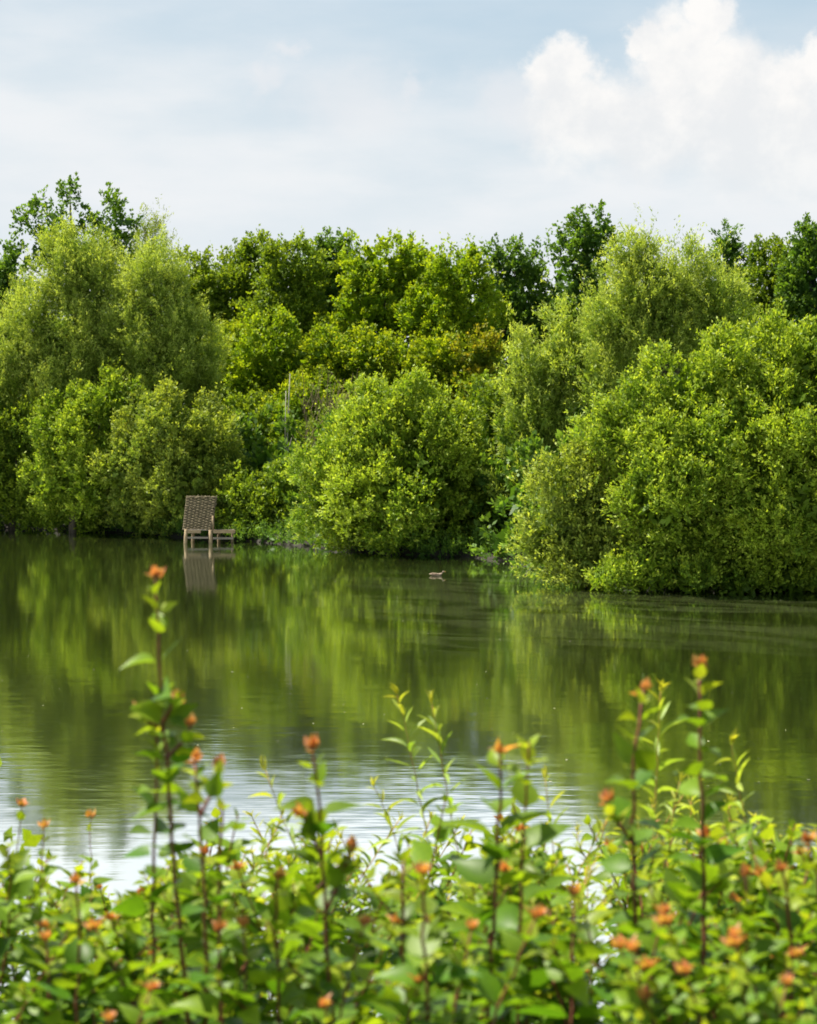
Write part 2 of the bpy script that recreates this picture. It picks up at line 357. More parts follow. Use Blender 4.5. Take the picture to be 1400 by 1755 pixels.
def tree(name, label, cat, lobes_px, Y, mat, base=None, group=None, r0=.16, trunks=True, depth=.8, **kw):
    """lobes_px: (x, y, rx, ry[, dY]) where the photograph shows each lobe; radii become metres at depth Y"""
    if Y > 95: Y *= .84
    elif Y > 83: Y *= .95
    lobes = []
    for l in lobes_px:
        x, y, rx, ry = l[:4]; d = Y + (l[4] if len(l) > 4 else 0); s = d / F
        rx *= .88 if Y < 86 else 1.0; ry *= .88
        lobes.append((W(x, y, d), np.array([rx * s, max(rx, ry * .6) * s * depth, ry * s])))
    big = max(lobes, key=lambda t: t[1][0]); bx = lobes[0][0][0] if base is None else W(base, 900, Y)[0]
    by = Y + .4
    gz = float(max(ground_z(bx, by), -.2)); o = empty(name, (bx, by, gz), label, cat, group)
    crown('crown', o, lobes, M[mat], **kw)
    if trunks: limbs([c + np.array([0, 0, r[2] * .2]) for c, r in lobes][:7], (bx, by, gz), r0, kw.get('seed', 0) + 5, M['bark'], o)
    return o, lobes

G1 = 'trees growing in the wood behind the lake'
fine = dict(leaf=(.115, .03), spray=(.7, 44), up=.8, spread=.28, lai=2.0, vst=1.5)
# -- far row of trees
far = dict(lai=2.6, leaf=(.145, .095), spray=(.5, 30), clump=.36, up=.45, core=.9, spread=.5, vst=1.3, jag=1.4)
tree('broadleaf_tree', 'green tree whose low rounded top peeks out just beside the tall pale willow pair', 'tree', [(332, 500, 42, 62), (352, 560, 50, 70), (310, 620, 60, 90)], 108, 'mid', seed=11, group=G1, **far)
tree('broadleaf_tree', 'tree with a small domed tip above paler shoulders, by the skyline notch', 'tree', [(430, 440, 25, 26), (420, 485, 52, 40), (410, 540, 70, 60), (400, 640, 80, 100)], 110, 'mid', seed=12, group=G1, **far)
tree('broadleaf_tree', 'mid green dome shaped tree between the small domed tip and the pointed dark tree', 'tree', [(500, 475, 52, 50), (485, 540, 62, 60), (490, 640, 80, 100)], 106, 'mid', seed=13, group=G1, **far)
tree('broadleaf_tree', 'pointed dark green tree rising above the middle of the skyline', 'tree', [(565, 440, 30, 38), (560, 500, 46, 60), (570, 620, 70, 100)], 109, 'dark', seed=14, group=G1, **far)
tree('maple_tree', 'broad bright green maple with large leaves and a ragged double top', 'tree', [(655, 470, 50, 48), (705, 455, 34, 40), (622, 470, 26, 40), (660, 540, 80, 60), (660, 640, 90, 90)], 104, 'lime', seed=15, group=G1, lai=2.1, leaf=(.16, .12), spray=(.5, 26), clump=.38, up=.3, core=.9, spread=.5)
tree('broadleaf_tree', 'wide light green flat topped tree beside the bright maple', 'tree', [(780, 480, 52, 48), (745, 545, 60, 55), (800, 560, 55, 60), (770, 650, 80, 90)], 102, 'lime', seed=16, group=G1, **far)
tree('broadleaf_tree', 'dark green gappy tree with several small crown tips next to the flat topped tree', 'tree', [(852, 440, 20, 24), (885, 455, 34, 32), (870, 520, 56, 60), (890, 610, 70, 80), (900, 700, 80, 80)], 105, 'dark', seed=17, group=G1, lai=1.7, leaf=(.145, .1), spray=(.5, 26), clump=.36, up=.4, core=.6, jag=1.6, spread=.45)
tree('thin_tree', 'sparse see-through tree with sky showing between its leaves', 'tree', [(930, 445, 18, 22), (945, 490, 26, 34), (925, 530, 24, 24), (960, 560, 26, 36), (940, 640, 60, 60)], 107, 'dark', seed=18, group=G1, lai=.8, leaf=(.17, .11), spray=(.6, 12), clump=.42, core=.0, jag=1.8)
tree('broadleaf_tree', 'tall dark tree with a square open crown, highest above the middle of the wood', 'tree', [(1012, 402, 38, 30), (1005, 450, 40, 40), (985, 500, 50, 50), (1000, 600, 70, 90)], 104, 'dark', seed=19, group=G1, lai=1.8, leaf=(.15, .105), spray=(.5, 26), clump=.36, core=.7, jag=1.5, spread=.45)
tree('conifer_tree', 'slim dark conical tree poking out behind the tall pale willow', 'tree', [(1245, 412, 10, 22), (1247, 438, 22, 22), (1250, 475, 34, 34), (1255, 540, 46, 60)], 104, 'dark', seed=20, group=G1, lai=2.1, leaf=(.17, .08), spray=(.5, 18), clump=.36, up=.2, core=.8)
tree('broadleaf_tree', 'round tree in the gap between the conical tree and the tall corner tree', 'tree', [(1328, 470, 48, 42), (1303, 435, 12, 22), (1320, 540, 60, 60), (1320, 620, 70, 80)], 102, 'mid', seed=21, group=G1, **far)
tree('broadleaf_tree', 'tall dark bushy tree cut by the frame edge above the big lakeside bush', 'tree', [(1385, 430, 34, 34), (1395, 490, 50, 60), (1430, 560, 70, 80), (1445, 460, 50, 50)], 100, 'dark', seed=22, group=G1, **far)
tree('broadleaf_tree', 'dark tree at the frame edge behind the pale willow pair', 'tree', [(10, 520, 42, 50), (-30, 500, 60, 60), (10, 620, 50, 80), (-40, 650, 80, 100), (100, 640, 90, 100), (200, 650, 90, 100), (290, 680, 70, 80)], 92, 'dark', seed=23, group=G1, **far)
tree('broadleaf_tree', 'dark green tree glimpsed through the tall pale willow above the big lakeside bush', 'tree', [(1110, 600, 90, 90), (1210, 620, 90, 90), (1040, 680, 80, 90), (1300, 680, 90, 90), (1390, 700, 90, 90)], 74, 'dark', seed=26, group=G1, **far)
tree('broadleaf_tree', 'mid green tree filling the wood between the bright maple and the gappy dark tree', 'tree', [(610, 520, 60, 50), (730, 520, 60, 46), (840, 540, 60, 50), (930, 580, 60, 50), (480, 540, 60, 50)], 112, 'mid', seed=27, group=G1, **far)
# -- the tall thin tree over the willows
B = dict(lai=1.5, leaf=(.16, .105), spray=(.4, 16), clump=.5, core=0.2, jag=1.3, spread=.45)
t, lb = tree('poplar_tree', 'tall open tree with sparse dark branches standing above the pale willows', 'tree',
     [(120, 320, 13, 13), (122, 345, 22, 9), (78, 375, 30, 20), (45, 380, 22, 10), (140, 372, 14, 12), (95, 405, 34, 18), (195, 350, 19, 12), (205, 378, 26, 16), (190, 405, 32, 18),
      (205, 440, 28, 24), (160, 385, 16, 12), (22, 432, 22, 12), (38, 455, 26, 16), (120, 440, 60, 25), (200, 480, 30, 30)], 84, 'dark', base=140, seed=24, r0=.11, trunks=False, depth=1.0, **B)
gm = Geo(); org = np.array(t.location)
tr = [W(140, 900, 84.4), W(138, 700, 84.2), W(130, 540, 84), W(126, 440, 84), W(121, 370, 84), W(119, 316, 84)]
gm.tube([p - org for p in tr], [.16, .14, .10, .07, .045, .02], 7)
tr2 = [W(136, 640, 84.2), W(165, 540, 84), W(192, 470, 84), W(200, 400, 84), W(194, 345, 84)]
gm.tube([p - org for p in tr2], [.11, .09, .06, .045, .02], 7)
for (x0, y0, x1, y1) in ((127, 450, 40, 378), (124, 420, 78, 370), (122, 400, 145, 370), (126, 500, 20, 432), (128, 520, 38, 455), (198, 430, 225, 385), (196, 400, 170, 375)):
    gm.tube([W(x0, y0, 84) - org, W((x0 + x1) / 2, (y0 + y1) / 2 + 8, 84.1) - org, W(x1, y1, 84) - org], [.04, .03, .012], 5)
gm.build('trunk', M['bark'], t, smooth=True)
tree('birch_tree', 'pale feathery young tree tip rising behind the willow pair', 'tree', [(248, 392, 17, 22), (262, 425, 28, 26), (245, 450, 34, 30), (255, 520, 45, 60)], 82, 'grey', seed=25, **dict(fine, lai=1.1, core=.2))
# -- middle belt: hawthorn and scrub, sloping to the water
G2 = 'hawthorn scrub in the middle belt'
hw = dict(lai=2.0, leaf=(.13, .085), spray=(.42, 26), up=.5, clump=.38, core=.8, spread=.5, jag=1.3)
tree('hawthorn_bush', 'yellow green hawthorn with a rounded top just behind the pale willow pair', 'bush', [(395, 600, 52, 42), (385, 660, 60, 60), (400, 720, 60, 60)], 90, 'haw', seed=31, group=G2, **hw)
tree('hawthorn_bush', 'flat topped lime green hawthorn beneath the dome shaped tree', 'bush', [(465, 595, 52, 38), (440, 640, 60, 50), (500, 650, 56, 50), (470, 720, 70, 60)], 88, 'lime', seed=32, group=G2, **hw)
tree('hawthorn_bush', 'dull green hawthorn beneath the pointed dark tree, above the bare twigs', 'bush', [(555, 610, 50, 34), (590, 640, 50, 48), (560, 690, 60, 50)], 87, 'haw', seed=33, group=G2, **hw)
tree('hawthorn_bush', 'lime yellow hawthorn beneath the bright maple', 'bush', [(640, 610, 46, 34), (660, 650, 52, 50), (700, 620, 40, 34), (650, 720, 60, 50)], 86, 'haw', seed=34, group=G2, **hw)
tree('hawthorn_bush', 'yellowing hawthorn with a bumpy crest beneath the wide flat topped tree', 'bush', [(755, 615, 42, 36), (725, 660, 46, 48), (770, 665, 46, 56), (740, 740, 70, 60)], 85, 'haw', seed=35, group=G2, **hw)
tree('hawthorn_bush', 'rust tipped hawthorn at the dark gap beside the feathery willow', 'bush', [(812, 610, 34, 34), (835, 625, 24, 40), (810, 665, 46, 50), (820, 720, 50, 60)], 84, 'rust', seed=36, group=G2, **hw)
sh = dict(lai=1.9, leaf=(.13, .08), spray=(.42, 26), up=.5, clump=.38, core=.8, spread=.45)
tree('scrub_bush', 'dull green scrub bush on the slope behind the wooden platform', 'bush', [(430, 740, 60, 60), (400, 790, 50, 50), (455, 800, 50, 55)], 79, 'mid', seed=41, trunks=False, **sh)
tree('scrub_bush', 'low dark bramble bush at the water beside the wooden platform', 'bush', [(450, 880, 52, 46), (490, 850, 46, 60), (420, 860, 34, 50), (510, 900, 34, 34)], 71.5, 'mid', seed=42, trunks=False, **sh)
tree('scrub_bush', 'brownish twiggy bush at the foot of the pale dead trunks', 'bush', [(510, 720, 56, 60), (545, 690, 50, 44), (500, 800, 60, 60)], 77, 'haw', seed=43, trunks=False, **dict(sh, lai=1.0))
tree('scrub_bush', 'olive bush between the twiggy bush and the bright centre bush', 'bush', [(580, 760, 60, 60), (540, 830, 50, 60)], 74, 'mid', seed=44, trunks=False, **sh)
tree('scrub_bush', 'dark green bush filling the hollow between the bright centre bush and the feathery willow', 'bush', [(850, 740, 60, 66), (830, 690, 40, 40), (870, 840, 56, 70), (870, 915, 46, 46), (905, 900, 40, 50)], 68.0, 'mid', seed=45, trunks=False, **sh)
# -- front row along the water
fine_w = dict(fine, clump=.38, core=1.0, jag=1.4)
tree('willow_tree', 'pale willow with the broad feathery top beneath the tall open tree', 'tree',
     [(125, 470, 62, 62), (165, 500, 55, 66), (60, 560, 56, 66), (125, 590, 80, 80), (25, 620, 40, 70), (190, 600, 60, 80), (90, 690, 80, 70)], 77, 'willow', seed=51, r0=.22, **fine_w)
tree('willow_tree', 'pale feathery willow leaning over towards the yellow hawthorn', 'tree',
     [(262, 480, 48, 58), (300, 540, 44, 66), (255, 560, 60, 70), (330, 620, 48, 56), (280, 650, 70, 70), (350, 660, 32, 40)], 76, 'willow', base=285, seed=52, r0=.2, **fine_w)
lowb = dict(lai=2.0, leaf=(.125, .06), spray=(.42, 26), up=.6, clump=.40, core=.9, spread=.45, jag=1.6, vst=1.3, floor=.02)
tree('sallow_bush', 'deep green bush hanging to the water at the frame edge', 'bush', [(20, 740, 66, 70), (0, 830, 60, 70), (60, 870, 55, 44), (-60, 780, 80, 110)], 76.5, 'mid', seed=53, **lowb)
tree('sallow_bush', 'green layered bush under the broad topped willow', 'bush', [(120, 740, 66, 60), (150, 820, 66, 70, -.5), (95, 820, 50, 60), (130, 880, 66, 36, .8), (185, 700, 50, 50)], 74.6, 'sallow', seed=54, **lowb)
tree('sallow_bush', 'rounded grey green bush over the water close behind the wooden platform', 'bush', [(285, 740, 80, 66), (345, 760, 54, 66), (235, 810, 60, 70), (300, 830, 76, 66, -.5), (370, 820, 38, 60), (230, 880, 50, 36, .8), (320, 885, 60, 34, .8)], 73.2, 'grey', seed=55, **lowb)
tree('sallow_bush', 'bright dome shaped bush standing alone over the water behind the duck', 'bush',
     [(660, 745, 90, 84), (730, 760, 84, 76), (600, 805, 80, 84), (765, 810, 76, 84), (690, 830, 130, 100, -.8), (575, 870, 60, 62), (650, 900, 90, 50, .6), (760, 895, 80, 56, .5), (625, 700, 30, 36), (815, 860, 40, 56), (700, 925, 100, 34, .9)], 65.6, 'sallow', seed=56, **dict(lowb, lai=2.2))
tree('willow_tree', 'slender feathery willow in front of the dark gap, beside the tall pale willow', 'tree',
     [(905, 650, 46, 56), (975, 580, 34, 44), (955, 640, 48, 60), (990, 640, 40, 70), (920, 740, 56, 70), (975, 740, 40, 70), (895, 820, 40, 60), (930, 840, 40, 60)], 64.5, 'willow', base=930, seed=57, **dict(fine_w, leaf=(.15, .04)))
tree('willow_tree', 'tall pale willow whose broad top breaks the skyline above the big lakeside bush', 'tree',
     [(1082, 452, 32, 40), (1150, 484, 62, 46), (1100, 518, 60, 58), (1205, 520, 54, 54), (1060, 560, 56, 60), (1150, 580, 80, 70), (1235, 560, 46, 60), (1050, 650, 60, 60)], 63, 'willow', base=1130, seed=58, r0=.24, **fine_w)
tree('sallow_bush', 'large bright bush making the highest swell along the near bank', 'bush',
     [(1180, 690, 76, 84, -.3), (1100, 740, 74, 76, -.3), (1250, 650, 64, 70), (1220, 770, 100, 96, -1.0), (1050, 760, 46, 60), (1150, 840, 96, 90, -1.0), (1260, 850, 96, 86, -1.1), (1160, 920, 90, 66, -.4), (1250, 925, 90, 66, -.4), (1180, 970, 80, 50, .2), (1270, 975, 70, 46, .2)], 52.6, 'sallow', base=1180, seed=59, r0=.2, **dict(lowb, leaf=(.11, .05)))
tree('sallow_bush', 'bright bush running out of the frame edge beyond the large swelling one', 'bush',
     [(1345, 630, 62, 68), (1400, 620, 60, 60), (1310, 700, 60, 70, -.3), (1380, 750, 100, 96, -1.0), (1350, 860, 90, 84, -1.1), (1440, 800, 90, 120, -1.0), (1340, 930, 90, 66, -.4), (1430, 930, 90, 70, -.4), (1350, 975, 70, 46, .2), (1420, 970, 70, 50, .2)], 52.3, 'sallow', base=1370, seed=60, r0=.2, **dict(lowb, leaf=(.11, .05)))
tree('sallow_bush', 'fresh green bush spilling over the water at the tip of the near bank', 'bush',
     [(985, 870, 64, 74), (1045, 830, 70, 80), (950, 915, 56, 56), (1020, 920, 80, 66), (920, 945, 32, 36), (1085, 915, 66, 66, -.6), (1000, 820, 44, 44), (1000, 965, 60, 36, .4), (1085, 965, 56, 40, -.4), (1140, 985, 40, 30, -.8), (1005, 985, 56, 26, -.5)], 53.2, 'grey', base=1010, seed=61, **dict(lowb, leaf=(.11, .055)))
tree('sallow_bush', 'low leafy spray dipping into the lake beneath the large swelling bush', 'bush',
     [(1070, 985, 30, 24), (1110, 985, 36, 28), (1040, 995, 24, 14)], 51.4, 'sallow', trunks=False, seed=62, **dict(lowb, leaf=(.11, .05)))
tree('sallow_bush', 'low skirt of leaves coloured dark for the shade beneath the bush at the frame edge', 'bush',
     [(1190, 995, 40, 22), (1270, 1000, 40, 18, .3), (1345, 1003, 44, 18, .5), (1410, 995, 40, 24, .5)], 51.0, 'mid', trunks=False, seed=63, **dict(lowb, leaf=(.11, .05)))  # darker leaf colour than the bushes above, standing in for shade at their foot

tree('sallow_bush', 'green bush wholly beyond the frame edge on the near bank', 'bush', [(1580, 700, 110, 120), (1640, 820, 120, 130), (1540, 880, 90, 90), (1600, 950, 110, 70)], 51, 'sallow', base=1590, seed=64, **dict(lowb, lai=1.4))
tree('willow_tree', 'willow wholly beyond the frame edge behind the near bank', 'tree', [(1720, 600, 130, 140), (1800, 760, 140, 150), (1700, 860, 130, 120)], 58, 'willow', base=1730, seed=65, **dict(fine_w, leaf=(.16, .05), lai=1.4))
tree('broadleaf_tree', 'dark tree wholly beyond the frame edge behind the pale willow pair', 'tree', [(-160, 560, 110, 120), (-140, 720, 130, 140), (-180, 850, 120, 80)], 78, 'mid', base=-160, seed=66, **dict(far, lai=1.5))
# pale dead trunks with thin brown twigs above the scrub
o = empty('dead_tree', tuple(W(493, 860, 75)), 'pale bare dead trunks sticking up out of the green scrub', 'tree'); org = np.array(o.location)
for pts, r in (([(491, 860), (492, 780), (494, 700), (497, 640)], (.03, .028, .022, .012)), ([(488, 800), (489, 730), (490, 670)], (.02, .018, .01))):
    gm = Geo(); gm.tube([W(x, y, 74.4) - org for x, y in pts], r, 7)
    gm.tube([W(pts[1][0], pts[1][1], 74.4) - org, W(pts[1][0] + 8, pts[1][1] - 30, 74.4) - org], (.03, .01), 5); gm.build('trunk', M['palebark'], o, smooth=True)
o = empty('dead_bush', tuple(W(560, 800, 73.5)), 'leafless brown twiggy bush behind the bright dome shaped bush', 'bush'); org = np.array(o.location)
gm = Geo(); rng = np.random.default_rng(3)
for i in range(130):
    x0 = rng.uniform(520, 610); a = rng.normal(0, .35); L_ = rng.uniform(30, 75); y0 = rng.uniform(690, 800)
    x1 = x0 + math.sin(a) * L_; y1 = y0 - math.cos(a) * L_; dd = 73 + rng.uniform(-1.2, 1.2)
    gm.tube([W(x0, y0, dd) - org, W((x0 + x1) / 2 + rng.normal(0, 3), (y0 + y1) / 2, dd) - org, W(x1, y1, dd + rng.normal(0, .3)) - org], (.011, .008, .004), 4)
gm.build('twigs', M['twig'], o)

# ground cover along the muddy edge
o = empty('waterside_plants', (0, 62, 0.2), 'low weeds and grass along the muddy far edge', 'weeds'); o['kind'] = 'stuff'
rng = np.random.default_rng(5); lob = []
for x in np.arange(-19, 13, .55):
    y = float(shore(x)) + .05 + rng.uniform(-.3, .3); r = rng.uniform(.1, .28)
    lob.append((np.array([x, y, .05 + r * .3]), np.array([.5, .35, r])))
crown('plants', o, lob, M['dark'], leaf=(.12, .04), spray=(.35, 12), up=.8, lai=1.2, clump=.5, core=.2, seed=70, floor=.02)

o = empty('undergrowth', (0, 66, 0.2), 'dense dark brambles filling the wood behind the waterside bushes', 'brambles'); o['kind'] = 'stuff'
lob = []
for x in np.arange(-24, 22, .9):
    for k_ in (3.8, 5.4): lob.append((np.array([x + rng.uniform(-.3, .3), float(shore(x)) + k_ + rng.uniform(-.3, .3), .9]), np.array([.9, .8, 1.3 + .35 * k_ * rng.uniform(.6, 1.1)])))
crown('brambles', o, lob, M['dark'], leaf=(.22, .14), spray=(.5, 16), up=.4, lai=1.6, clump=.5, core=1.2, seed=71, floor=.05)

# ------------------------------------------------------------------ fishing platform with woven screen
YP = 69.5
s = YP / F
o = empty('fishing_platform', (W(340, 930, YP)[0], YP, 0), 'small wooden angling platform with a woven hazel screen, standing in the lake', 'platform'); org = np.array(o.location)
def px(x, y, dY=0): return W(x, y, YP + dY) - org
ax = np.eye(3)
def beam(name, x0, x1, y, h, dY, th, mat):
    gm = Geo(); a, c = px(x0, y, dY), px(x1, y, dY); gm.box((a + c) / 2, (abs(c[0] - a[0]) / 2, th, h * s / 2)); return gm.build(name, mat, o)
for (x0, y0, x1, y1, dY, r) in ((317, 945, 319, 907, 0, .065), (361, 948, 361, 908, 0, .075), (330, 940, 331, 912, .95, .06), (375, 942, 375, 912, .95, .06), (398, 940, 398, 914, .5, .05)):
    gm = Geo(); gm.tube([px(x0, y0, dY), px((x0 + x1) / 2, (y0 + y1) / 2, dY), px(x1, y1, dY)], (r, r * .96, r * .92), 10); gm.build('post', M['wood'], o, smooth=True)
gm = Geo(); gm.tube([px(365, 909, .06), px(365, 898, .06), px(365, 884, .06)], (.045, .042, .04), 8); gm.build('upright', M['wood'], o, smooth=True)
beam('front_rail', 321, 344, 911.5, 4.5, -.03, .03, M['wood']); beam('front_rail', 365.5, 403, 911, 5.5, -.03, .03, M['wood'])
beam('lower_rail', 321, 357, 921.5, 3.2, 0, .025, M['oldwood']); beam('lower_rail', 365, 400, 922.5, 3.6, 0, .025, M['oldwood'])
gm = Geo()
for i in range(8):
    a, c = px(319, 908.2, .07 + i * .12), px(401, 908.2, .07 + i * .12); gm.box((a + c) / 2 + np.array([0, 0, 0]), (abs(c[0] - a[0]) / 2, .052, .018))
gm.build('deck', M['oldwood'], o)
# screen: rods woven over upright sails, leaning a little
sc_o = empty('screen', (0, 0, 0), None, None); sc_o.parent = o
tl, tr_, br, bl = px(320, 850, .55), px(371.5, 851, .25), px(362, 909, .0), px(313, 908, .3)
gm = Geo(); nrow = 26; nup = 8
for i in range(nrow):
    v = (i + .5) / nrow; A_, B_ = tl + (bl - tl) * v, tr_ + (br - tr_) * v; pts = []
    for j in range(nup * 4 + 1):
        u = j / (nup * 4); wv = math.sin(u * nup * math.pi + (i % 2) * math.pi) * .018
        pts.append(A_ + (B_ - A_) * (u * (1 + .02 * rng.normal()) if j in (0, nup * 4) else u) + np.array([0, wv, .006 * rng.normal()]))
    gm.tube(pts, .0245 + .003 * rng.normal(), 5)
gm.build('woven_rods', M['hazel'], sc_o, smooth=True)
gm = Geo()
for j in range(nup + 1):
    u = j / nup; a = tl + (tr_ - tl) * u; c = bl + (br - bl) * u; e = (a - c) * rng.uniform(.0, .05); gm.tube([c, (a + c) / 2, a + e], .014, 6)
gm.build('upright_rods', M['hazel'], sc_o, smooth=True)

rng = np.random.default_rng(31); nb = 110
px_, py_ = rng.uniform(-60, 1460, nb), 985 + 380 * rng.random(nb) ** 1.6
Pb = np.array([[(a - CX) / F * (F * H / (c - HY)), F * H / (c - HY), .006] for a, c in zip(px_, py_)]); Pb = Pb[Pb[:, 1] < shore(Pb[:, 0]) - 1.5]; nb = len(Pb)
ang = rng.uniform(0, 6.28, nb); Db = np.stack([np.cos(ang), np.sin(ang), np.full(nb, .12)], 1)
mm = solid_mat('pale fluff', (.26, .25, .18), (.16, .18, .06), 1.5)
o = empty('floating_debris', (0, 40, 0), 'scattered pale seed fluff and fallen leaves floating on the lake', 'debris'); o['kind'] = 'stuff'
mesh_obj('fluff', leaf_quads(Pb, nrm(Db), np.tile([0, 0, 1.], (nb, 1)), rng.uniform(.02, .07, nb), rng.uniform(.015, .04, nb)).reshape(-1, 3) - np.array([0, 40, 0]), np.arange(nb * 4).reshape(nb, 4), mm, o)

# ------------------------------------------------------------------ duck
def duck():
    o = empty('duck', tuple(W(748, 987.5, 56.5)), 'small brown duck swimming on the lake in front of the bright dome shaped bush', 'duck')
    o.location[2] = 0
    me = bpy.data.meshes.new('body')
    prof = [(-.27, .085, .012, .02), (-.21, .075, .035, .03), (-.13, .055, .075, .06), (-.03, .045, .10, .075), (.08, .045, .098, .078), (.16, .06, .07, .07), (.195, .10, .038, .045), (.205, .15, .03, .035), (.215, .185, .036, .036), (.245, .195, .038, .034), (.275, .19, .026, .024), (.29, .183, .016, .012)]
    v = []; f = []; k = 12
    for (x, z, ry, rz) in prof:
        for j in range(k):
            t = 2 * math.pi * j / k; v.append((x, ry * math.cos(t), z + rz * math.sin(t)))
    for i in range(len(prof) - 1):
        for j in range(k): f.append((i * k + j, i * k + (j + 1) % k, (i + 1) * k + (j + 1) % k, (i + 1) * k + j))
    f.append(tuple(reversed(range(k)))); f.append(tuple((len(prof) - 1) * k + j for j in range(k)))
    mat = solid_mat('duck feathers', (.11, .08, .05), (.30, .235, .17), 14, .6)
    bo = mesh_obj('body', v, f, mat, o, smooth=True); ss = bo.modifiers.new('s', 'SUBSURF'); ss.levels = ss.render_levels = 1
    gm = Geo(); gm.tube([(.285, 0, .184), (.31, 0, .18), (.335, 0, .177)], (.014, .013, .009), 6); gm.build('bill', solid_mat('bill', (.3, .2, .05), (.4, .25, .06)), o, True)
    for s_ in (-1, 1):
        gm = Geo(); pts = [(-.24, s_ * .03, .10), (-.15, s_ * .068, .105), (-.03, s_ * .09, .09), (.08, s_ * .085, .08)]; gm.tube(pts, (.008, .03, .04, .012), 8)
        gm.build('wing', solid_mat('wing feathers', (.10, .07, .05), (.26, .19, .13), 20), o, True)
duck()
[setattr(o_, 'scale', (.78, .78, .62)) for o_ in bpy.data.objects if o_.name == 'duck']
o = None
# ------------------------------------------------------------------ foreground shoots
def leaf_template(n=6, fold=.12, curl=.22, kind='ovate'):
    """columns: along, across, lift; three rows of verts across"""
    v = []; f = []
    for i in range(n + 1):
        t = i / n
        wd = (math.sin(math.pi * t ** .62) ** 1.05 * .5 if kind == 'ovate' else math.sin(math.pi * t ** .8) ** .9 * .5) if 0 < t < 1 else .012
        for sgn in (-1, 0, 1): v.append((t, sgn * wd, (fold * abs(sgn) * wd * 2) - curl * t * t))
    for i in range(n):
        for c in (0, 1): a = i * 3 + c; f.append((a, a + 3, a + 4, a + 1))
    return np.array(v), np.array(f)
OV = leaf_template(6); NR = leaf_template(6, .10, .30, 'narrow')
def leaves_mesh(name, tmpl, P, D, Nn, L, Wd, tint, mat, parent, smooth=True):
    tv, tf = tmpl; P, D, Nn = map(np.asarray, (P, D, Nn)); D = nrm(D); S = nrm(np.cross(D, Nn)); U = np.cross(S, D)
    L = np.asarray(L)[:, None, None]; Wd = np.asarray(Wd)[:, None, None]
    cv = RNG.uniform(.2, 1.9, (len(P), 1, 1))
    v = P[:, None] + D[:, None] * tv[None, :, :1] * L + S[:, None] * tv[None, :, 1:2] * Wd + U[:, None] * tv[None, :, 2:] * L * cv
    n, k = len(P), len(tv); f = (tf[None] + (np.arange(n) * k)[:, None, None]).reshape(-1, 4)
    return mesh_obj(name, v.reshape(-1, 3), f, mat, parent, np.repeat(np.asarray(tint), len(tf), 0), smooth)

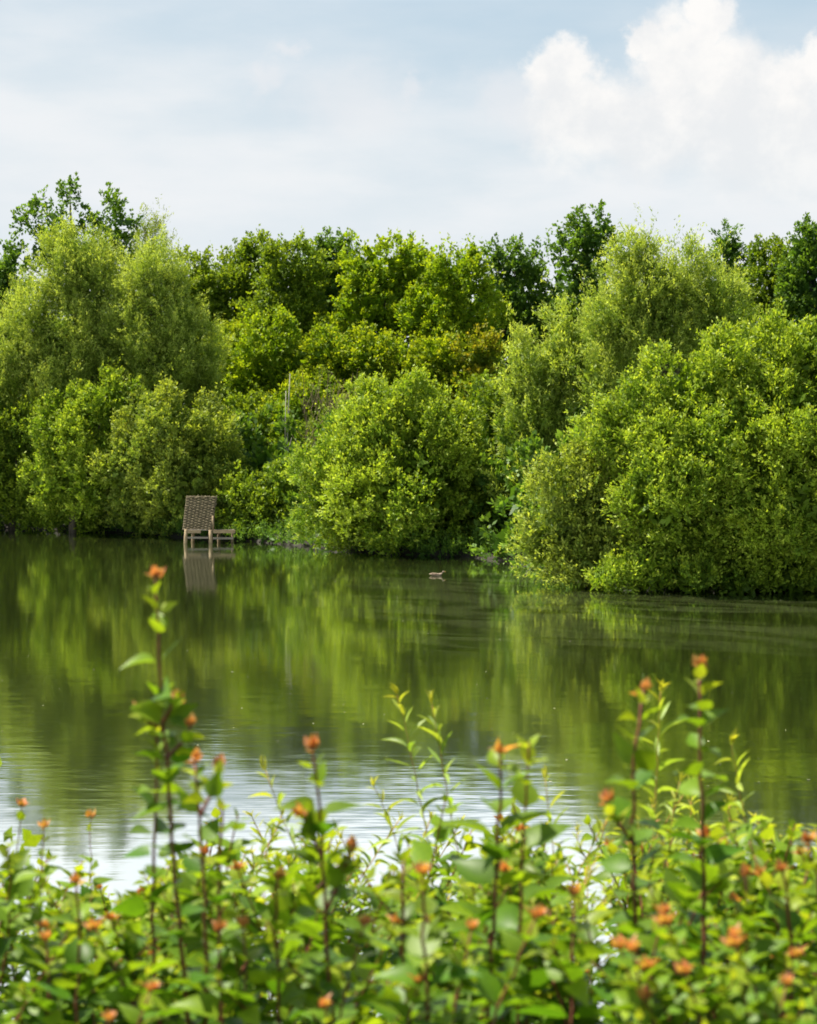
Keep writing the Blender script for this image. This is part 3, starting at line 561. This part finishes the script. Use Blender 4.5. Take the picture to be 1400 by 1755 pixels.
FM = dict(
    round=leaf_mat('rounded leaves', (.050, .125, .010), (.155, .24, .016), (.31, .36, .035), trans=.46, gloss=.15, veins=True),
    red=leaf_mat('red young leaves', (.40, .16, .09), (.40, .26, .09), (.44, .15, .10), trans=.35, gloss=.2, yamt=.6, veins=True),
    willow=leaf_mat('willow shoot leaves', (.13, .22, .045), (.25, .33, .06), (.38, .38, .05), trans=.45, gloss=.25, yamt=.8, veins=True),
    stem=solid_mat('red brown stem', (.08, .026, .016), (.20, .06, .035), 60, .55, bump=.1),
    wstem=solid_mat('yellow stem', (.25, .20, .03), (.38, .20, .05), 40, .5, bump=.1),
)
def frame(T):
    a = nrm(np.cross(T, [0.2, 1, .1])); return a, np.cross(T, a)
class Shoot:
    def __init__(s, rng): s.g = Geo(); s.rng = rng; s.L = []; s.R = []
    def leaf(s, lst, p, d, n, l, w, t): lst.append((p, d, n, l, w, t))
    def axis(s, pts, r0, r1, kind='round', tip='red', leafy=1.0, size=.042, gap=.030, twigs=0.0, bare=0.0, first=0.0):
        """one stem with its leaves; pts from base to tip"""
        rng = s.rng; pts = np.asarray(pts, float)
        # resample
        seg = np.linalg.norm(np.diff(pts, axis=0), axis=1); cum = np.concatenate([[0], np.cumsum(seg)]); tot = cum[-1]
        n = max(4, int(tot / .03)); q_ = np.linspace(0, tot, n); pp = np.stack([np.interp(q_, cum, pts[:, i]) for i in range(3)], 1)
        if n > 6:
            ker = np.array([.25, .5, .25])
            for _ in range(3):
                ip = pp.copy()
                for i in range(3): ip[1:-1, i] = np.convolve(pp[:, i], ker, 'valid')
                pp = ip
            pp[1:-1] += rng.normal(size=(n - 2, 3)) * .0012
        s.g.tube(pp, np.linspace(r0, r1, n), 6)
        T = nrm(np.gradient(pp, axis=0)); d = .012; ang = rng.uniform(0, 6.28); i = 0
        while d < tot * (1 - bare):
            j = (tot - d) / tot * (n - 1); a = int(j); fr = j - a; p = pp[a] * (1 - fr) + pp[min(a + 1, n - 1)] * fr; t = T[a]; e1, e2 = frame(t)
            young = np.clip(1 - d / .20, 0, 1)
            if kind == 'round':
                k = 2; ang += math.pi / 2 + rng.normal(0, .25); sz = size * (.30 + .70 * min(1, d / .12)) * rng.uniform(.75, 1.2)
                g = gap * (.55 + .45 * min(1, d / .1))
                elev = .95 - .6 * min(1, d / .2)
            else:
                k = 1; ang += 2.4 + rng.normal(0, .3); sz = size * (.35 + .65 * min(1, d / .10)) * rng.uniform(.75, 1.2); g = gap; elev = 1.05 - .5 * min(1, d / .15)
            for h in range(k):
                if d > .05 and rng.random() > leafy: continue
                th = ang + h * math.pi + rng.normal(0, .2); o_ = e1 * math.cos(th) + e2 * math.sin(th)
                el_ = elev + rng.normal(0, .28); dd = nrm(o_ * math.cos(el_) + t * math.sin(el_) + np.array([0, 0, .05]))
                nn = nrm(t * math.cos(el_) - o_ * math.sin(el_) + rng.normal(size=3) * .35)
                pet = p + dd * .006
                if twigs and d > .09 and rng.random() < twigs:
                    Lt = rng.uniform(.06, .16); td = nrm(o_ * .7 + np.array([0, 0, .9]) + rng.normal(size=3) * .15)
                    s.axis([p, p + td * Lt * .5 + o_ * .01, p + td * Lt], r1 * 1.2, r1 * .7, kind, tip if rng.random() < .12 else None, .95, size * .8, gap * .85, 0)
                if kind == 'round' and d < .022 and tip: s.leaf(s.R, pet, dd, nn, sz * .8, sz * .42, (rng.random(), rng.random(), rng.random()))
                else:
                    wd = sz * (.68 if kind == 'round' else .19)
                    s.leaf(s.L, pet, dd, nn, sz, wd, (np.clip(.25 + .6 * young + rng.normal(0, .22), 0, 1), rng.random(), young * rng.uniform(.5, 1.1)))
            d += g * rng.uniform(.8, 1.25); i += 1
        if tip and kind == 'round':       # the rosette of unfolding leaves
            for _ in range(9):
                o_ = rdir(1, rng)[0]; dd = nrm(T[-1] * 1.0 + o_ * .9); sz = rng.uniform(.011, .022)
                s.leaf(s.R, pp[-1] - T[-1] * .002, dd, nrm(o_ + T[-1] * .4), sz, sz * .75, (rng.random(), rng.random(), rng.random()))
        elif kind == 'willow':
            for _ in range(4):
                dd = nrm(T[-1] + rdir(1, rng)[0] * .35); s.leaf(s.L, pp[-1], dd, rdir(1, rng)[0], size * rng.uniform(.4, .6), size * .09, (1, rng.random(), 1.))
    def build(s, parent, kind, scale_org=None):
        org = np.array(parent.location)
        s.g.v = [tuple(np.array(v) - org) for v in s.g.v]
        s.g.build('stem', FM['stem' if kind == 'round' else 'wstem'], parent, smooth=True)
        for nm, lst, mt in (('leaves', s.L, FM['round' if kind == 'round' else 'willow']), ('young_leaves', s.R, FM['red'])):
            if lst:
                P_, D_, N_, L_, W_, T_ = zip(*lst)
                leaves_mesh(nm, NR if kind == 'willow' else OV, np.array(P_) - org, D_, N_, L_, W_, T_, mt, parent)

def hero(label, pts, d, kind='round', seed=0, name=None, r=.0056, tip='red', extra=(), cat='shoot', group=None, **kw):
    """pts: photograph pixels from base to tip; carried on down to the soil"""
    rng = np.random.default_rng(seed); P3 = [W(x, y, d + rng.normal(0, .015)) for x, y in pts]
    base = P3[0].copy(); gz = float(ground_z(base[0], base[1])); down = P3[0] + (P3[0] - P3[1]) * .0; foot = np.array([base[0] + rng.normal(0, .05), base[1] + rng.normal(0, .04), gz])
    o = empty(name or ('shrub_shoot' if kind == 'round' else 'willow_shoot'), tuple(foot), label, cat, group)
    S = Shoot(rng); S.axis([foot - np.array([0, 0, .03]), (foot + base) / 2 + rng.normal(size=3) * .01] + P3, r, r * .38, kind, tip, **kw)
    for ex in extra:     # side branches, pixels from fork to tip
        e3 = [W(x, y, d + rng.normal(0, .03)) for x, y in ex]; S.axis(e3, r * .6, r * .35, kind, tip, .95, kw.get('size', .042) * .85, kw.get('gap', .03) * .8, 0)
    S.build(o, kind); return o

hero('tallest red tipped shoot, reaching up before the woven screen reflection', [(318, 1700), (305, 1560), (296, 1440), (284, 1290), (275, 1150), (270, 1050), (267, 985)], 3.05, seed=101, leafy=.97, size=.055, gap=.036, 
     extra=(((279, 1240), (292, 1215), (300, 1195)), ((280, 1250), (252, 1235), (238, 1215)), ((284, 1300), (330, 1255), (325, 1240))))
hero('dark leafy shoot close beside the tallest one, without a red tip', [(262, 1640), (262, 1500), (266, 1400), (272, 1290), (268, 1255)], 3.1, seed=102, leafy=.95, size=.05, gap=.04, tip=None)
hero('red tipped shoot with a curled bud, second from the tallest one', [(356, 1755), (352, 1600), (346, 1440), (340, 1370), (334, 1300)], 2.95, seed=103, leafy=.9, size=.057, gap=.042, extra=(((342, 1400), (362, 1360), (374, 1310)),))
hero('bare dark twig with a snapped tip between leafy shoots', [(374, 1660), (376, 1520), (381, 1380)], 3.1, seed=104, leafy=.35, size=.062, gap=.06, tip=None, bare=.1)
hero('blurred orange tipped shoot with a double rosette below the pale water', [(566, 1720), (560, 1600), (552, 1450), (545, 1350), (534, 1278)], 2.95, seed=105, leafy=.9, size=.060, gap=.040, extra=(((552, 1470), (530, 1420), (517, 1390)), ((560, 1560), (590, 1490), (604, 1450))))
hero('thin red budded shoot nearest the frame edge', [(20, 1650), (24, 1520), (32, 1430), (38, 1378)], 4.2, seed=106, leafy=.5, size=.048, gap=.045, r=.0026)
hero('thin yellow tipped shoot beside the thin red budded one', [(68, 1650), (70, 1520), (75, 1415)], 4.0, seed=107, leafy=.6, size=.04, gap=.04, r=.0028)
hero('thin upright shoot standing alone before the rippled sky reflection', [(158, 1640), (156, 1500), (156, 1398)], 4.3, seed=108, leafy=.55, size=.048, gap=.04, r=.0026)
hero('dark stem with a cut top and one broad drooping leaf', [(886, 1700), (893, 1550), (900, 1400), (907, 1272)], 3.05, seed=109, leafy=.55, size=.080, gap=.050, tip=None, r=.0042)
hero('shoot crowned by broad green leaves beside the cut stem', [(838, 1720), (846, 1560), (854, 1430), (860, 1330), (858, 1285)], 3.0, seed=110, leafy=.85, size=.082, gap=.040)
hero('orange tipped shoot with dark stem, first of the two tall ones by the willow spray', [(1098, 1680), (1084, 1540), (1083, 1420), (1086, 1300), (1094, 1225), (1104, 1180)], 3.05, seed=111, leafy=.95, size=.060, gap=.036, extra=(((1083, 1440), (1050, 1400), (1040, 1370)),))
hero('orange tipped shoot standing highest above the pollen streaked water', [(1207, 1720), (1206, 1560), (1204, 1420), (1200, 1300), (1198, 1220), (1199, 1140)], 3.1, seed=112, leafy=.95, size=.057, gap=.036)
hero('blurred shoot with a large coral bud in the middle of the thicket', [(735, 1755), (728, 1620), (724, 1492)], 2.7, seed=113, leafy=.95, size=.062, gap=.036)
hero('coral tipped shoot leaning in from the frame edge', [(1420, 1650), (1405, 1530), (1385, 1440)], 3.1, seed=114, leafy=.95, size=.063, gap=.036)
hero('shoot with a bright pink red bud above green leaves near the frame edge', [(1282, 1720), (1278, 1600), (1276, 1500)], 3.0, seed=115, leafy=.95, size=.062, gap=.036)
hero('low shoot with small crimson bud near the foot of the curled bud shoot', [(385, 1755), (378, 1660), (375, 1592)], 2.9, seed=116, leafy=.95, size=.062, gap=.036)
hero('dark stemmed shoot ending in a yellow green fan just under the hooked willow spray', [(692, 1755), (690, 1640), (688, 1540), (693, 1470)], 3.0, seed=117, leafy=.9, size=.058, gap=.044, tip=None)
hero('dark stemmed shoot with pale pink bud low beneath the leaning willow spray', [(478, 1755), (476, 1650), (470, 1560), (478, 1500)], 3.0, seed=118, leafy=.9, size=.058, gap=.044)
hero('slanting dark stemmed shoot between the pink red bud and the frame edge', [(1352, 1755), (1358, 1640), (1352, 1560), (1340, 1490)], 3.0, seed=119, leafy=.9, size=.058, gap=.044)
hero('dark stemmed shoot with orange bud below the solitary thin shoot', [(128, 1755), (136, 1660), (140, 1570), (130, 1510)], 3.0, seed=120, leafy=.9, size=.058, gap=.044)
# willow sprays
wl = dict(kind='willow', size=.062, gap=.017, leafy=1.0, r=.0026)
hero('yellow green willow spray with a hooked tip over the reflected tree line', [(742, 1560), (735, 1450), (722, 1380), (706, 1310), (697, 1240), (680, 1190)], 4.6, seed=121, **wl)
hero('willow spray fanning its leaves beside the hooked one', [(800, 1560), (785, 1470), (772, 1400), (760, 1320), (748, 1250), (740, 1205)], 4.5, seed=122, **wl)
hero('small willow spray with slender leaves at the edge of the white reflection', [(700, 1580), (690, 1480), (665, 1400), (642, 1350)], 4.8, seed=123, **wl)
hero('leaning willow spray over the white reflection', [(560, 1600), (540, 1510), (500, 1440), (478, 1390), (455, 1320)], 4.4, seed=124, **wl)
hero('willow spray rising between the two tall orange tipped shoots', [(1120, 1560), (1118, 1450), (1126, 1330), (1130, 1250), (1132, 1185)], 4.3, seed=125, **wl)
hero('yellow willow spray with long pale leaves beyond the highest orange tip', [(1310, 1580), (1290, 1460), (1272, 1390), (1262, 1320), (1254, 1275)], 4.2, seed=126, **wl)
hero('short willow spray with long pale leaves branching low near the frame edge', [(1300, 1640), (1304, 1520), (1290, 1440), (1272, 1395)], 4.4, seed=127, **wl)
hero('bushy willow spray just beside the cut stem', [(960, 1620), (952, 1500), (944, 1420), (934, 1335)], 4.4, seed=128, **wl)
hero('tangled willow spray low between the tall orange tipped shoots', [(1150, 1600), (1140, 1500), (1150, 1400), (1165, 1340)], 4.6, seed=129, **wl)
hero('fine willow spray at the frame edge', [(1225, 1600), (1216, 1500), (1205, 1430), (1180, 1370)], 4.8, seed=130, **wl)

# the thicket: copies of a few shoots
def proto(kind, h, seed, **kw):
    rng = np.random.default_rng(seed); pts = [(0, 0, -.04), (rng.normal(0, .03), rng.normal(0, .03), h * .4), (rng.normal(0, .05), rng.normal(0, .05), h * .75), (rng.normal(0, .07), rng.normal(0, .07), h)]
    o = empty('thicket_shoot' if kind == 'round' else 'willow_twig', (0, 0, 0), None, None); S = Shoot(rng); S.axis(pts, .0064 if kind == 'round' else .0025, .0015, kind, **kw); S.build(o, kind); return o
pr = [proto('round', 1.0, 200 + i, leafy=.95, size=.075, gap=.044, twigs=.14, bare=.25, tip='red' if i % 4 == 0 else None) for i in range(9)]
pw = [proto('willow', 1.0, 240 + i, leafy=1.0, size=.058, gap=.014, twigs=.10, bare=.3) for i in range(5)]
def place(src, x, y, z, top, rz, used, label, cat, group):
    if src not in used: r = src; used.add(src); new = False
    else:
        r = src.copy(); COL.objects.link(r)
        for ch in src.children: c_ = ch.copy(); COL.objects.link(c_); c_.parent = r
    s_ = max(.3, (top - z)); r.location = (x, y, z); k = (s_ + 1) / 2
    r.scale = (k, k, s_); r.rotation_euler = (RNG.normal(0, .05), RNG.normal(0, .05), rz)
    tag(r, label, cat, group)
used = set(); rng = np.random.default_rng(77)
def skyline(x):   # thicket top row in photograph pixels
    return np.interp(x, [-300, 0, 120, 230, 330, 450, 600, 700, 800, 900, 1000, 1100, 1250, 1400, 1700], [1490, 1465, 1520, 1515, 1480, 1460, 1475, 1480, 1430, 1430, 1450, 1420, 1425, 1440, 1470])
for i in range(295):
    band_ = rng.random(); d = (3.1 + 2.5 * band_ ** 1.1) if i % 9 else rng.uniform(2.5, 3.0); x = rng.uniform(-260, 1660)
    lo = skyline(x); py = lo + rng.uniform(-10, 60) - (rng.random() < .18) * rng.uniform(20, 90) + max(0, (3.6 - d)) * 190 * rng.uniform(.6, 1.3)
    if i >= 235: d = rng.uniform(3.9, 6.2); py = rng.uniform(1560, 1740)
    p = W(x, py, d); z = float(ground_z(p[0], d))
    place(pr[i % 9], p[0], d, z - .01, p[2], rng.uniform(0, 6.28), used, 'leafy green shoot with rounded leaves, one of many crowded in the thicket', 'shoot', 'shrub shoots crowded in the thicket')
for i in range(70):
    d = rng.uniform(4.0, 6.2); x = rng.uniform(380, 1650) if i % 5 else rng.uniform(-200, 500)
    lo = skyline(x); py = lo + rng.uniform(-70, 70); p = W(x, py, d); z = float(ground_z(p[0], d))
    place(pw[i % 5], p[0], d, z - .01, p[2], rng.uniform(0, 6.28), used, 'slender narrow leaved willow twig, one of many behind the thicket', 'shoot', 'willow twigs behind the thicket')
o = empty('shrubbery', (0, 4, 2.9), 'leafy green shrubbery carrying on along the bank beyond both ends of the thicket', 'shrubbery'); o['kind'] = 'stuff'
lob = []; rng = np.random.default_rng(8)
for sg in (-1, 1):
    for x in np.arange(1.25, 6.5, .5):
        for y in (3.3, 4.2, 5.1): lob.append((np.array([sg * (x + .11 * (y - 3)) + rng.uniform(-.1, .1), y, float(ground_z(x, y)) + .42]), np.array([.36, .45, .55 * rng.uniform(.85, 1.15)])))
crown('leaves', o, lob, FM['round'], leaf=(.055, .032), spray=(.16, 14), up=.7, lai=.8, clump=.45, core=.25, seed=72, floor=.5)
